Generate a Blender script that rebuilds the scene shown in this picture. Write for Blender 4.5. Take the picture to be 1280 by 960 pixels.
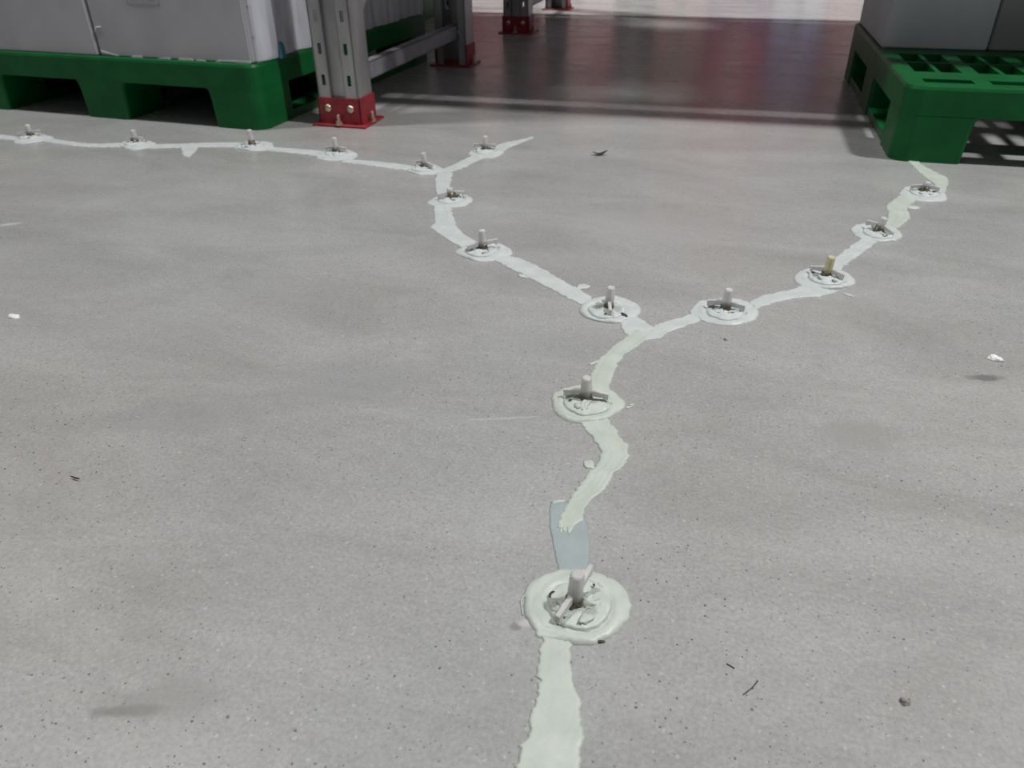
import bpy, bmesh, math, random
from mathutils import Vector, Matrix, noise

for o in list(bpy.data.objects):
    bpy.data.objects.remove(o)
SC = bpy.context.scene
COL = SC.collection
PI = math.pi

# ---------------------------------------------------------------- camera
CAM_H, CAM_F = 0.5, 950.0
PITCH, YAW, ROLL = math.atan(605 / CAM_F), math.radians(15.0), 0.011
cam = bpy.data.cameras.new('camera')
cam.sensor_width = 36.0
cam.lens = 36.0 * CAM_F / 1280.0
cam.clip_start = 0.02
cam.dof.use_dof = True
cam.dof.focus_distance = 0.82
cam.dof.aperture_fstop = 11.0
cam_o = bpy.data.objects.new('camera', cam)
COL.objects.link(cam_o)
fwd = Vector((-math.sin(YAW) * math.cos(PITCH), math.cos(YAW) * math.cos(PITCH), -math.sin(PITCH)))
r0 = Vector((math.cos(YAW), math.sin(YAW), 0))
u0 = r0.cross(fwd)
rr = r0 * math.cos(ROLL) - u0 * math.sin(ROLL)
uu = u0 * math.cos(ROLL) + r0 * math.sin(ROLL)
m = Matrix((rr, uu, -fwd)).transposed().to_4x4()
m.translation = Vector((0, 0, CAM_H))
cam_o.matrix_world = m
SC.camera = cam_o

# ---------------------------------------------------------------- world, exposure
w = bpy.data.worlds.new('warehouse_ambient')
SC.world = w
w.use_nodes = True
w.node_tree.nodes['Background'].inputs[0].default_value = (0.95, 0.96, 1.0, 1)
w.node_tree.nodes['Background'].inputs[1].default_value = 0.155
SC.view_settings.view_transform = 'Standard'
SC.view_settings.look = 'None'
SC.view_settings.gamma = 1.0
SC.view_settings.use_curve_mapping = False
SC.view_settings.exposure = 0.0

# ---------------------------------------------------------------- aisle lamps: linear fittings above both aisles
LAMP_Z = 5.4
LAMPS = [(3.1, 1.38, 0.55, 312.0), (-2.2, 1.38, 0.55, 136.0), (3.1, 5.0, 0.55, 300.0), (-2.2, 5.0, 0.55, 300.0)]     # centre x, y, length, watts
for lx, ly, ll, lw in LAMPS:
    ld = bpy.data.lights.new('aisle_lamp_light', 'AREA')
    ld.shape = 'RECTANGLE'
    ld.size, ld.size_y = ll, 0.12
    ld.energy = lw
    ld.color = (1.0, 0.995, 0.99)
    lo = bpy.data.objects.new('aisle_lamp_light', ld)
    lo.location = (lx, ly, LAMP_Z)
    COL.objects.link(lo)

# crack traces on the floor plan, in millimetres: strips are (one edge, other edge), ports are (centre, arm turn, putty outline)
STRIPS = {
 'S1': ([(-85, 403), (-81, 374), (-76, 344), (-76, 329), (-76, 307), (-76, 287), (-73, 260), (-69, 228)],
   [(-62, 409), (-58, 386), (-52, 363), (-43, 346), (-39, 329), (-36, 315), (-35, 298), (-32, 270), (-28, 238)]),
 'grey': ([(-112, 558), (-108, 536), (-101, 512), (-93, 490), (-83, 467)],
   [(-80, 566), (-74, 541), (-65, 514), (-62, 494), (-60, 473)]),
 'S2': ([(-112, 704), (-92, 674), (-80, 658), (-76, 634), (-82, 614), (-87, 597), (-93, 575), (-96, 554), (-99, 540), (-97, 520)],
   [(-83, 714), (-65, 693), (-56, 674), (-48, 666), (-47, 649), (-49, 634), (-55, 620), (-59, 603), (-64, 586), (-72, 573), (-76, 556), (-79, 538), (-84, 518)]),
 'S3': ([(-112, 770), (-114, 794), (-112, 822), (-108, 845), (-97, 878), (-83, 910), (-71, 937)],
   [(-86, 772), (-87, 795), (-85, 814), (-82, 849), (-70, 878), (-54, 911), (-44, 941)]),
 'J762': ([(-98, 952), (-90, 927), (-80, 911), (-70, 907)],
   [(-78, 974), (-66, 962), (-51, 946), (-44, 939)]),
 'S4': ([(-61, 939), (-49, 949), (-32, 970), (-13, 986), (6, 1008)],
   [(-64, 906), (-52, 909), (-37, 917), (-26, 938), (9, 976), (16, 982)]),
 'S5': ([(77, 1056), (97, 1083), (135, 1112), (156, 1134)],
   [(86, 1037), (118, 1067), (150, 1088), (184, 1104), (209, 1127)]),
 'S6': ([(199, 1222), (208, 1247), (230, 1290), (262, 1349), (271, 1366)],
   [(217, 1207), (226, 1228), (244, 1260), (284, 1335), (294, 1360)]),
 'S7': ([(306, 1398), (318, 1453), (329, 1503), (332, 1545), (358, 1598), (374, 1632)],
   [(323, 1394), (332, 1420), (350, 1452), (365, 1490), (368, 1539), (391, 1587), (408, 1630)]),
 'S8': ([(435, 1641), (445, 1695), (434, 1752), (422, 1844), (418, 1900)],
   [(447, 1624), (469, 1700), (479, 1751), (466, 1782), (445, 1843), (442, 1905)]),
 'S9': ([(-334, 1121), (-293, 1091), (-248, 1058), (-205, 1024), (-169, 997), (-152, 987)],
   [(-318, 1146), (-277, 1128), (-232, 1093), (-197, 1061), (-175, 1045), (-148, 1018)]),
 'S10': ([(-518, 1356), (-491, 1284), (-480, 1257), (-481, 1236), (-454, 1206), (-415, 1170), (-391, 1153)],
   [(-487, 1363), (-456, 1293), (-425, 1233), (-388, 1195), (-370, 1177)]),
 'S11': ([(-589, 1582), (-573, 1526), (-553, 1464), (-521, 1389)],
   [(-553, 1578), (-543, 1545), (-526, 1481), (-500, 1394)]),
 'S12': ([(-621, 1581), (-606, 1591), (-583, 1590)],
   [(-603, 1543), (-584, 1541), (-564, 1546)]),
 'S13': ([(-825, 1611), (-797, 1598), (-735, 1596), (-670, 1588), (-653, 1586)],
   [(-817, 1574), (-755, 1566), (-690, 1553), (-649, 1550), (-635, 1547)]),
 'S14': ([(-1065, 1662), (-1042, 1652), (-973, 1650), (-908, 1647), (-890, 1644)],
   [(-1047, 1630), (-1024, 1621), (-954, 1616), (-886, 1604), (-869, 1601)]),
 'S15': ([(-1344, 1599), (-1333, 1609), (-1275, 1629), (-1213, 1651), (-1137, 1671)],
   [(-1326, 1574), (-1312, 1580), (-1255, 1600), (-1192, 1618), (-1115, 1636)]),
 'dab': ([(-1266, 1616), (-1234, 1573), (-1200, 1533)],
   [(-1232, 1631), (-1206, 1594), (-1184, 1529)]),
 'S16': ([(-1658, 1605), (-1563, 1587), (-1489, 1581), (-1419, 1604)],
   [(-1629, 1572), (-1536, 1556), (-1469, 1556), (-1395, 1573)]),
 'S17': ([(-1953, 1608), (-1793, 1603), (-1722, 1594)],
   [(-1918, 1575), (-1758, 1567), (-1689, 1559)]),
 'S18': ([(-574, 1549), (-572, 1580), (-562, 1613), (-546, 1675), (-536, 1710)],
   [(-550, 1537), (-549, 1567), (-534, 1595), (-515, 1662), (-501, 1691)]),
 'S19': ([(-517, 1749), (-502, 1807), (-476, 1839), (-441, 1882)],
   [(-481, 1730), (-476, 1773), (-458, 1824), (-439, 1870)]),
}
PORTS = {
 'p718': ((-65, 435), -111,
   [(-107, 430), (-109, 443), (-106, 453), (-95, 465), (-80, 474), (-62, 478), (-44, 475), (-29, 468), (-21, 455), (-18, 443), (-20, 430), (-27, 416), (-38, 404), (-48, 398), (-58, 397), (-75, 395), (-85, 398), (-92, 403), (-102, 415)]),
 'p733': ((-109, 741), 2,
   [(-150, 737), (-148, 752), (-135, 766), (-115, 778), (-85, 775), (-69, 757), (-62, 745), (-71, 724), (-83, 707), (-110, 696), (-128, 700), (-140, 712)]),
 'p762': ((-118, 981), 103,
   [(-159, 967), (-158, 997), (-143, 1017), (-119, 1031), (-95, 1023), (-77, 1008), (-73, 983), (-81, 966), (-97, 947), (-120, 944), (-145, 951)]),
 'p908': ((44, 1017), -7,
   [(-7, 1004), (5, 1039), (22, 1051), (45, 1062), (69, 1060), (86, 1042), (91, 1020), (79, 993), (56, 975), (32, 974), (12, 981)]),
 'p1033': ((192, 1169), -25,
   [(143, 1161), (156, 1189), (177, 1209), (200, 1219), (221, 1205), (235, 1174), (230, 1152), (204, 1133), (172, 1129), (150, 1136)]),
 'p1098': ((297, 1387), -39,
   [(250, 1396), (260, 1415), (286, 1437), (313, 1440), (330, 1419), (336, 1397), (331, 1369), (312, 1351), (289, 1346), (262, 1356)]),
 'p1155': ((413, 1637), -4,
   [(364, 1624), (382, 1664), (409, 1691), (439, 1693), (452, 1660), (452, 1620), (443, 1596), (401, 1584), (376, 1597)]),
 'p602': ((-357, 1150), 34,
   [(-403, 1133), (-396, 1156), (-385, 1180), (-364, 1193), (-338, 1188), (-310, 1165), (-309, 1137), (-331, 1112), (-355, 1106), (-384, 1120)]),
 'p565': ((-492, 1387), 33,
   [(-535, 1356), (-527, 1382), (-515, 1410), (-492, 1426), (-468, 1416), (-450, 1396), (-454, 1361), (-479, 1341), (-513, 1343)]),
 'p530': ((-614, 1568), -28,
   [(-647, 1541), (-649, 1565), (-643, 1588), (-626, 1605), (-599, 1598), (-580, 1572), (-581, 1536), (-609, 1524)]),
 'p605': ((-524, 1732), 13,
   [(-557, 1699), (-552, 1727), (-538, 1752), (-514, 1750), (-479, 1737), (-486, 1688), (-512, 1669)]),
 'p420': ((-860, 1635), 5,
   [(-902, 1607), (-901, 1641), (-886, 1666), (-851, 1667), (-813, 1647), (-802, 1610), (-835, 1582), (-873, 1581)]),
 'p315': ((-1089, 1648), -17,
   [(-1121, 1620), (-1133, 1646), (-1129, 1677), (-1086, 1687), (-1057, 1686), (-1031, 1640), (-1058, 1613)]),
 'p170': ((-1385, 1604), 26,
   [(-1413, 1576), (-1423, 1611), (-1412, 1636), (-1372, 1630), (-1336, 1615), (-1321, 1568), (-1342, 1549)]),
 'p37': ((-1691, 1597), 29,
   [(-1695, 1542), (-1713, 1584), (-1708, 1613), (-1670, 1618), (-1632, 1611), (-1605, 1570), (-1636, 1541)]),
}
# ---------------------------------------------------------------- helpers
def tag(o, label=None, cat=None, group=None, kind=None):
    if label: o['label'] = label
    if cat: o['category'] = cat
    if group: o['group'] = group
    if kind: o['kind'] = kind
    return o

def empty(name, loc=(0, 0, 0), rz=0.0):
    o = bpy.data.objects.new(name, None)
    o.empty_display_size = 0.05
    o.location = loc
    o.rotation_euler = (0, 0, rz)
    COL.objects.link(o)
    return o

def link(name, me, mat, parent=None, smooth=False):
    o = bpy.data.objects.new(name, me)
    COL.objects.link(o)
    if mat and not me.materials:
        me.materials.append(mat)
    if parent: o.parent = parent
    if smooth:
        for p in me.polygons: p.use_smooth = True
    return o

def obj(name, bm, mat, parent=None, smooth=False):
    bmesh.ops.recalc_face_normals(bm, faces=bm.faces)
    me = bpy.data.meshes.new(name)
    bm.to_mesh(me)
    bm.free()
    return link(name, me, mat, parent, smooth)

def box(bm, x0, x1, y0, y1, z0, z1):
    v = [bm.verts.new(p) for p in ((x0, y0, z0), (x1, y0, z0), (x1, y1, z0), (x0, y1, z0),
                                   (x0, y0, z1), (x1, y0, z1), (x1, y1, z1), (x0, y1, z1))]
    for f in ((0, 3, 2, 1), (4, 5, 6, 7), (0, 1, 5, 4), (1, 2, 6, 5), (2, 3, 7, 6), (3, 0, 4, 7)):
        bm.faces.new([v[i] for i in f])
    return v

def bbox_obj(name, dims, mat, parent=None, bev=0.0, seg=2):
    bm = bmesh.new()
    box(bm, *dims)
    if bev:
        bmesh.ops.bevel(bm, geom=list(bm.edges), offset=bev, segments=seg, affect='EDGES', profile=0.6)
    return obj(name, bm, mat, parent)

def rrect(x0, x1, y0, y1, radii, n=6):
    """rounded rectangle outline, radii for corners (x0y0, x1y0, x1y1, x0y1)"""
    pts = []
    for (cx, cy, r, a0) in ((x0, y0, radii[0], PI), (x1, y0, radii[1], 1.5 * PI), (x1, y1, radii[2], 0), (x0, y1, radii[3], .5 * PI)):
        sx = 1 if cx == x0 else -1
        sy = 1 if cy == y0 else -1
        if r <= 0:
            pts.append((cx, cy)); continue
        for i in range(n + 1):
            a = a0 + .5 * PI * i / n
            pts.append((cx + sx * r + r * math.cos(a), cy + sy * r + r * math.sin(a)))
    return pts

def loft(bm, rings, cap0=True, cap1=True):
    """rings: list of equal-length lists of 3D points, closed loops"""
    R = [[bm.verts.new(p) for p in r] for r in rings]
    n = len(R[0])
    for a, b in zip(R, R[1:]):
        for i in range(n):
            bm.faces.new((a[i], a[(i + 1) % n], b[(i + 1) % n], b[i]))
    if cap0: bm.faces.new(list(reversed(R[0])))
    if cap1: bm.faces.new(R[-1])
    return R

def lathe(bm, prof, n=20, c=(0, 0, 0), cap0=True, cap1=True):
    rings = [[(c[0] + r * math.cos(2 * PI * i / n), c[1] + r * math.sin(2 * PI * i / n), c[2] + z) for i in range(n)] for r, z in prof]
    return loft(bm, rings, cap0, cap1)

def plate(bm, xs, ys, solid, to3):
    """plate with rectangular holes: to3(x, y, side) gives the 3D point, side 0 = back, 1 = face"""
    cache = {}
    def V(i, j, s):
        k = (i, j, s)
        if k not in cache: cache[k] = bm.verts.new(to3(xs[i], ys[j], s))
        return cache[k]
    nx, ny = len(xs) - 1, len(ys) - 1
    S = lambda i, j: 0 <= i < nx and 0 <= j < ny and solid(i, j)
    for i in range(nx):
        for j in range(ny):
            if not S(i, j): continue
            bm.faces.new((V(i, j, 1), V(i + 1, j, 1), V(i + 1, j + 1, 1), V(i, j + 1, 1)))
            bm.faces.new((V(i, j, 0), V(i, j + 1, 0), V(i + 1, j + 1, 0), V(i + 1, j, 0)))
            if not S(i, j - 1): bm.faces.new((V(i, j, 0), V(i + 1, j, 0), V(i + 1, j, 1), V(i, j, 1)))
            if not S(i, j + 1): bm.faces.new((V(i, j + 1, 1), V(i + 1, j + 1, 1), V(i + 1, j + 1, 0), V(i, j + 1, 0)))
            if not S(i - 1, j): bm.faces.new((V(i, j, 1), V(i, j + 1, 1), V(i, j + 1, 0), V(i, j, 0)))
            if not S(i + 1, j): bm.faces.new((V(i + 1, j, 0), V(i + 1, j + 1, 0), V(i + 1, j + 1, 1), V(i + 1, j, 1)))

def tube_path(bm, pts, r, n=6):
    rings = []
    for i, p in enumerate(pts):
        p = Vector(p)
        a = Vector(pts[max(i - 1, 0)]); b = Vector(pts[min(i + 1, len(pts) - 1)])
        t = (b - a).normalized()
        s = t.cross(Vector((0, 0, 1)))
        if s.length < 1e-4: s = Vector((1, 0, 0))
        s.normalize(); q = s.cross(t)
        rings.append([p + (s * math.cos(2 * PI * k / n) + q * math.sin(2 * PI * k / n)) * r for k in range(n)])
    loft(bm, rings)

# ---------------------------------------------------------------- materials
MATS = {}
def mat(name, color, rough=0.6, metal=0.0, **kw):
    mt = bpy.data.materials.new(name)
    mt.use_nodes = True
    b = mt.node_tree.nodes['Principled BSDF']
    b.inputs['Base Color'].default_value = (*color, 1)
    b.inputs['Roughness'].default_value = rough
    b.inputs['Metallic'].default_value = metal
    for k, v in kw.items():
        b.inputs[k.replace('_', ' ')].default_value = v
    MATS[name] = mt
    return mt

def nodes(mt):
    return mt.node_tree.nodes, mt.node_tree.links, mt.node_tree.nodes['Principled BSDF']

def ramp(N, stops):
    r = N.new('ShaderNodeValToRGB')
    e = r.color_ramp.elements
    e[0].position, e[0].color = stops[0][0], (*stops[0][1], 1) if not isinstance(stops[0][1], (int, float)) else (stops[0][1],) * 3 + (1,)
    e[1].position, e[1].color = stops[-1][0], (*stops[-1][1], 1) if not isinstance(stops[-1][1], (int, float)) else (stops[-1][1],) * 3 + (1,)
    for p, c in stops[1:-1]:
        k = e.new(p); k.color = (c,) * 3 + (1,) if isinstance(c, (int, float)) else (*c, 1)
    return r

def noisy(mt, c1, c2, scale=20.0, detail=4.0, stretch=(1, 1, 1), bump=0.0, bscale=None, coord='Object', rough=None, lo=.35, hi=.65):
    N, L, B = nodes(mt)
    tc = N.new('ShaderNodeTexCoord'); mp = N.new('ShaderNodeMapping')
    mp.inputs['Scale'].default_value = stretch
    L.new(tc.outputs[coord], mp.inputs[0])
    nz = N.new('ShaderNodeTexNoise')
    nz.inputs['Scale'].default_value = scale; nz.inputs['Detail'].default_value = detail
    L.new(mp.outputs[0], nz.inputs['Vector'])
    r = ramp(N, [(lo, c1), (hi, c2)])
    L.new(nz.outputs[0], r.inputs[0]); L.new(r.outputs[0], B.inputs['Base Color'])
    if rough:
        rr_ = ramp(N, [(.3, rough[0]), (.7, rough[1])])
        L.new(nz.outputs[0], rr_.inputs[0]); L.new(rr_.outputs[0], B.inputs['Roughness'])
    if bump:
        n2 = N.new('ShaderNodeTexNoise'); n2.inputs['Scale'].default_value = bscale or scale * 3; n2.inputs['Detail'].default_value = 3
        L.new(mp.outputs[0], n2.inputs['Vector'])
        bp = N.new('ShaderNodeBump'); bp.inputs['Strength'].default_value = bump; bp.inputs['Distance'].default_value = 0.002
        L.new(n2.outputs[0], bp.inputs['Height']); L.new(bp.outputs[0], B.inputs['Normal'])
    return mt

GREEN = noisy(mat('green_plastic', (0.004, 0.11, 0.025), .42, 0, Specular_IOR_Level=.22), (.003, .086, .020), (.005, .112, .028), 14, 5, bump=.05, bscale=300)
RED = noisy(mat('red_paint', (.27, .018, .028), .45), (.22, .014, .022), (.33, .024, .034), 40, 4, bump=.06)
STEEL = noisy(mat('galvanised_steel', (.45, .45, .45), .42, .75), (.34, .34, .34), (.50, .50, .49), 18, 5, (1, 1, .25), bump=.04, rough=(.36, .52))
STEEL2 = noisy(mat('grey_steel', (.3, .3, .33), .5, .5), (.27, .27, .30), (.34, .34, .37), 25, 4)
BOLT = noisy(mat('zinc_yellow_bolt', (.6, .5, .35), .3, .9), (.5, .42, .28), (.7, .62, .48), 120, 2)
CARTON = noisy(mat('white_carton', (.45, .44, .46), .7), (.405, .395, .415), (.475, .465, .485), 6, 5, bump=.03)
CARTON_EDGE = noisy(mat('torn_paper_edge', (.8, .8, .78), .8), (.72, .72, .7), (.85, .85, .83), 200, 2)
SEAM = noisy(mat('dark_seam', (.05, .05, .05), .8), (.03, .03, .03), (.06, .06, .06), 50, 2)
INK = noisy(mat('faded_blue_ink', (.3, .3, .36), .7), (.29, .29, .36), (.36, .36, .41), 300, 3)
TEAL = noisy(mat('teal_plastic', (.02, .14, .17), .4), (.015, .11, .14), (.03, .17, .2), 60, 2)
GREYLOAD = noisy(mat('grey_wrapped_carton', (.44, .45, .48), .5), (.47, .485, .515), (.54, .55, .585), 5, 4)
ORANGE = noisy(mat('orange_beam_paint', (.6, .16, .03), .45), (.55, .14, .025), (.64, .18, .04), 20, 3)
WHITE = noisy(mat('lamp_housing_white', (.8, .8, .8), .5), (.78, .78, .78), (.82, .82, .82), 20, 2)
DARK = noisy(mat('dark_debris', (.04, .03, .03), .8), (.025, .02, .02), (.07, .055, .05), 300, 3)
STONE = noisy(mat('grit_stone', (.25, .23, .2), .8), (.12, .11, .10), (.4, .37, .33), 300, 4)
PUTTY_W = None

def putty(name, c1, c2):
    mt = noisy(mat(name, c1, .42), c1, c2, 35, 6, bump=.35, bscale=160)
    return mt
PUTTY = putty('putty_green_white', (.47, .52, .46), (.545, .59, .53))
PUTTY_C = putty('putty_cool_white', (.50, .545, .53), (.585, .62, .61))
PUTTY_G = putty('putty_grey_blue', (.315, .37, .375), (.36, .41, .41))
RESIN = noisy(mat('dried_brown_resin', (.10, .085, .055), .3), (.055, .045, .03), (.16, .14, .09), 250, 4)
def port_plastic(name, c1, c2, trans, resin_z=None):
    mt = mat(name, c1, .42, 0, Transmission_Weight=trans, IOR=1.3)
    noisy(mt, c1, c2, 120, 3)
    if resin_z:                       # cured resin standing inside the lower part of the tube
        N, L, B = nodes(mt)
        src = B.inputs['Base Color'].links[0].from_socket
        tc = N.new('ShaderNodeTexCoord'); sp = N.new('ShaderNodeSeparateXYZ'); L.new(tc.outputs['Object'], sp.inputs[0])
        nz = N.new('ShaderNodeTexNoise'); nz.inputs['Scale'].default_value = 140; L.new(tc.outputs['Object'], nz.inputs['Vector'])
        ma = N.new('ShaderNodeMath'); ma.operation = 'MULTIPLY_ADD'; L.new(nz.outputs[0], ma.inputs[0]); ma.inputs[1].default_value = .012; L.new(sp.outputs[2], ma.inputs[2])
        mr = N.new('ShaderNodeMapRange'); L.new(ma.outputs[0], mr.inputs[0])
        mr.inputs[1].default_value = resin_z + .003; mr.inputs[2].default_value = resin_z + .013
        mx = N.new('ShaderNodeMix'); mx.data_type = 'RGBA'
        L.new(mr.outputs[0], mx.inputs[0]); mx.inputs[6].default_value = (.17, .15, .10, 1); L.new(src, mx.inputs[7])
        L.new(mx.outputs[2], B.inputs['Base Color'])
    return mt
PLASTIC = port_plastic('translucent_port_plastic', (.80, .795, .78), (.88, .875, .86), .46, .0075)
PLASTIC_Y = port_plastic('resin_filled_port_plastic', (.66, .62, .36), (.8, .77, .55), .30, .0055)
ARM = port_plastic('port_arm_plastic', (.72, .715, .70), (.80, .795, .785), .35)

def film():
    mt = mat('stretch_film', (.80, .82, .90), .25)
    N, L, B = nodes(mt)
    B.inputs['Alpha'].default_value = .45
    tc = N.new('ShaderNodeTexCoord'); nz = N.new('ShaderNodeTexNoise'); nz.inputs['Scale'].default_value = 30
    mp = N.new('ShaderNodeMapping'); mp.inputs['Scale'].default_value = (1, 1, .15)
    L.new(tc.outputs['Object'], mp.inputs[0]); L.new(mp.outputs[0], nz.inputs['Vector'])
    r = ramp(N, [(.3, .30), (.7, .62)]); L.new(nz.outputs[0], r.inputs[0]); L.new(r.outputs[0], B.inputs['Alpha'])
    return mt
FILM = film()

# polished concrete
def concrete():
    mt = mat('polished_concrete', (.36, .35, .34), .3, 0, IOR=1.5)
    N, L, B = nodes(mt)
    tc = N.new('ShaderNodeTexCoord')
    P = tc.outputs['Object']
    def nz(scale, detail=4, rough=.55, vec=P, dist=0.0):
        n = N.new('ShaderNodeTexNoise')
        n.inputs['Scale'].default_value = scale; n.inputs['Detail'].default_value = detail
        n.inputs['Roughness'].default_value = rough; n.inputs['Distortion'].default_value = dist
        L.new(vec, n.inputs['Vector'])
        return n.outputs[0]
    def mix(kind, fac, a, b):
        x = N.new('ShaderNodeMix'); x.data_type = 'RGBA'; x.blend_type = kind
        for s, v in ((0, fac), (6, a), (7, b)):
            if isinstance(v, (int, float)): x.inputs[s].default_value = v
            elif isinstance(v, tuple): x.inputs[s].default_value = (*v, 1)
            else: L.new(v, x.inputs[s])
        return x.outputs[2]
    def math_(op, a, b=None):
        x = N.new('ShaderNodeMath'); x.operation = op
        for s, v in ((0, a), (1, b)):
            if v is None: continue
            if isinstance(v, (int, float)): x.inputs[s].default_value = v
            else: L.new(v, x.inputs[s])
        return x.outputs[0]
    def rmp(src, stops):
        r = ramp(N, stops); L.new(src, r.inputs[0]); return r.outputs[0]
    mp = N.new('ShaderNodeMapping'); mp.inputs['Scale'].default_value = (1, 2.2, 1); mp.inputs['Rotation'].default_value = (0, 0, .35)
    L.new(P, mp.inputs[0])
    base = rmp(nz(3.2, 6, .6, mp.outputs[0], .6), [(.26, (.292, .290, .281)), (.5, (.350, .349, .340)), (.74, (.405, .404, .396))])
    warm = rmp(nz(1.3, 3), [(.38, (.985, 1.0, 1.005)), (.64, (1.018, 1.0, .99))])
    base = mix('MULTIPLY', 1.0, base, warm)
    fine = rmp(nz(260, 5, .7), [(.25, .74), (.5, 1.0), (.75, 1.24)])
    base = mix('MULTIPLY', .85, base, fine)
    fine2 = rmp(nz(70, 4, .6), [(.3, .93), (.7, 1.06)])
    base = mix('MULTIPLY', .8, base, fine2)
    # pits and grit, thicker in patches
    dens = rmp(nz(3.4, 4, .6), [(.33, .12), (.60, 1.0)])
    def specks(scale, size, keep, vec=P):
        v = N.new('ShaderNodeTexVoronoi'); v.inputs['Scale'].default_value = scale; v.inputs['Randomness'].default_value = 1
        L.new(vec, v.inputs['Vector'])
        sx = N.new('ShaderNodeSeparateColor'); L.new(v.outputs['Color'], sx.inputs[0])
        rad = math_('MULTIPLY', math_('POWER', sx.outputs[1], 2.0), size)
        d = math_('LESS_THAN', v.outputs['Distance'], rad)
        k = math_('LESS_THAN', sx.outputs[0], keep)
        return math_('MULTIPLY', d, k)
    distv = N.new('ShaderNodeVectorMath'); distv.operation = 'ADD'
    nn = N.new('ShaderNodeTexNoise'); nn.inputs['Scale'].default_value = 400; L.new(P, nn.inputs['Vector'])
    sc = N.new('ShaderNodeVectorMath'); sc.operation = 'SCALE'; sc.inputs['Scale'].default_value = .0025
    L.new(nn.outputs['Color'], sc.inputs[0]); L.new(P, distv.inputs[0]); L.new(sc.outputs[0], distv.inputs[1])
    DV = distv.outputs[0]
    dk = specks(265, .28, .55, DV)
    dk = math_('MULTIPLY', dk, math_('ADD', math_('MULTIPLY', dens, .9), .06))
    base = mix('MIX', math_('MULTIPLY', dk, .95), base, (.06, .06, .068))
    dk2 = specks(62, .085, .4, DV)
    base = mix('MIX', math_('MULTIPLY', dk2, math_('MULTIPLY', dens, .85)), base, (.06, .06, .07))
    mp2 = N.new('ShaderNodeMapping'); mp2.inputs['Location'].default_value = (3.7, 1.9, 0); L.new(DV, mp2.inputs[0])
    lt = specks(170, .27, .5, mp2.outputs[0])
    base = mix('MIX', math_('MULTIPLY', lt, .42), base, (.56, .55, .53))
    # a few scuffs and smudges of their own shape
    def blot(cx, cy, rx, ry, rot, col, amount):
        nonlocal base
        m_ = N.new('ShaderNodeMapping'); m_.vector_type = 'TEXTURE'
        m_.inputs['Location'].default_value = (cx, cy, 0); m_.inputs['Rotation'].default_value = (0, 0, rot); m_.inputs['Scale'].default_value = (rx, ry, 1)
        L.new(P, m_.inputs[0])
        ln = N.new('ShaderNodeVectorMath'); ln.operation = 'LENGTH'; L.new(m_.outputs[0], ln.inputs[0])
        f = math_('ADD', ln.outputs['Value'], math_('MULTIPLY', math_('SUBTRACT', nz(45, 4), .5), 1.1))
        r = rmp(f, [(.5, amount), (1.05, 0.0)])
        base = mix('MIX', r, base, col)
    for b in BLOTS: blot(*b)
    L.new(base, B.inputs['Base Color'])
    rg = rmp(nz(5, 5, .6, mp.outputs[0]), [(.3, .19), (.7, .31)])
    L.new(rg, B.inputs['Roughness'])
    bp = N.new('ShaderNodeBump'); bp.inputs['Strength'].default_value = .10; bp.inputs['Distance'].default_value = .0006
    L.new(nz(420, 3), bp.inputs['Height'])
    hh = math_('SUBTRACT', nz(420, 3), math_('MULTIPLY', dk, 1.5))
    L.new(hh, bp.inputs['Height'])
    L.new(bp.outputs[0], B.inputs['Normal'])
    return mt

BLOTS = [
    (-.365, .258, .034, .007, .30, (.19, .185, .175), .75),     # dark drag mark
    (-.345, .272, .055, .020, .30, (.27, .265, .255), .5),
    (.356, .911, .026, .010, .2, (.15, .145, .14), .8),         # smudge by white crumb
    (.195, .747, .050, .036, .0, (.30, .293, .283), .55),       # ring stain
    (-.195, .685, .050, .003, .32, (.50, .51, .54), .45),       # hairline trace left of the main crack
    (-.40, .72, .13, .07, .3, (.285, .285, .295), .40),         # bluish grey worn area
    (-.55, .60, .10, .05, .3, (.29, .288, .293), .3),
    (-1.25, 1.07, .028, .008, .6, (.56, .58, .57), .7),         # pale smear
    (-.347, .83, .012, .008, .0, (.46, .46, .45), .4),
    (-.107, .402, .006, .005, .0, (.2, .16, .16), .6),
    (-.100, .408, .008, .005, .3, (.58, .58, .56), .5),
    (.52, .93, .10, .05, .2, (.285, .278, .272), .5),
    (-.07, 1.35, .22, .12, .1, (.40, .392, .39), .4),
]
FLOOR = concrete()

# ---------------------------------------------------------------- floor
bm = bmesh.new()
box(bm, -7, 9, -3, 11, -.15, 0)
tag(obj('floor', bm, FLOOR), 'polished grey concrete warehouse floor', kind='structure')

# ---------------------------------------------------------------- lamps' housings
for k, (lx, ly, ll, lw) in enumerate(LAMPS):
    root = empty('linear_aisle_lamp', (lx, ly, LAMP_Z))
    bm = bmesh.new()
    box(bm, -ll / 2, ll / 2, -.07, .07, .012, .07)
    obj('housing', bm, WHITE, root)
    for s in (-1, 1):
        bbox_obj('end_cap', ((ll / 2 - .002) * s, (ll / 2 + .02) * s, -.075, .075, .0, .075) if s > 0 else (-ll / 2 - .02, -ll / 2 + .002, -.075, .075, 0, .075), STEEL2, root, .004)
    tag(root, ('white linear lamp above the cracked floor on the slotted pallet side', 'white linear lamp above the cracked floor on the carton pallet side', 'white linear lamp behind the racks on the slotted pallet side', 'white linear lamp behind the racks on the carton pallet side')[k], 'lamp', 'aisle lamps')

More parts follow.
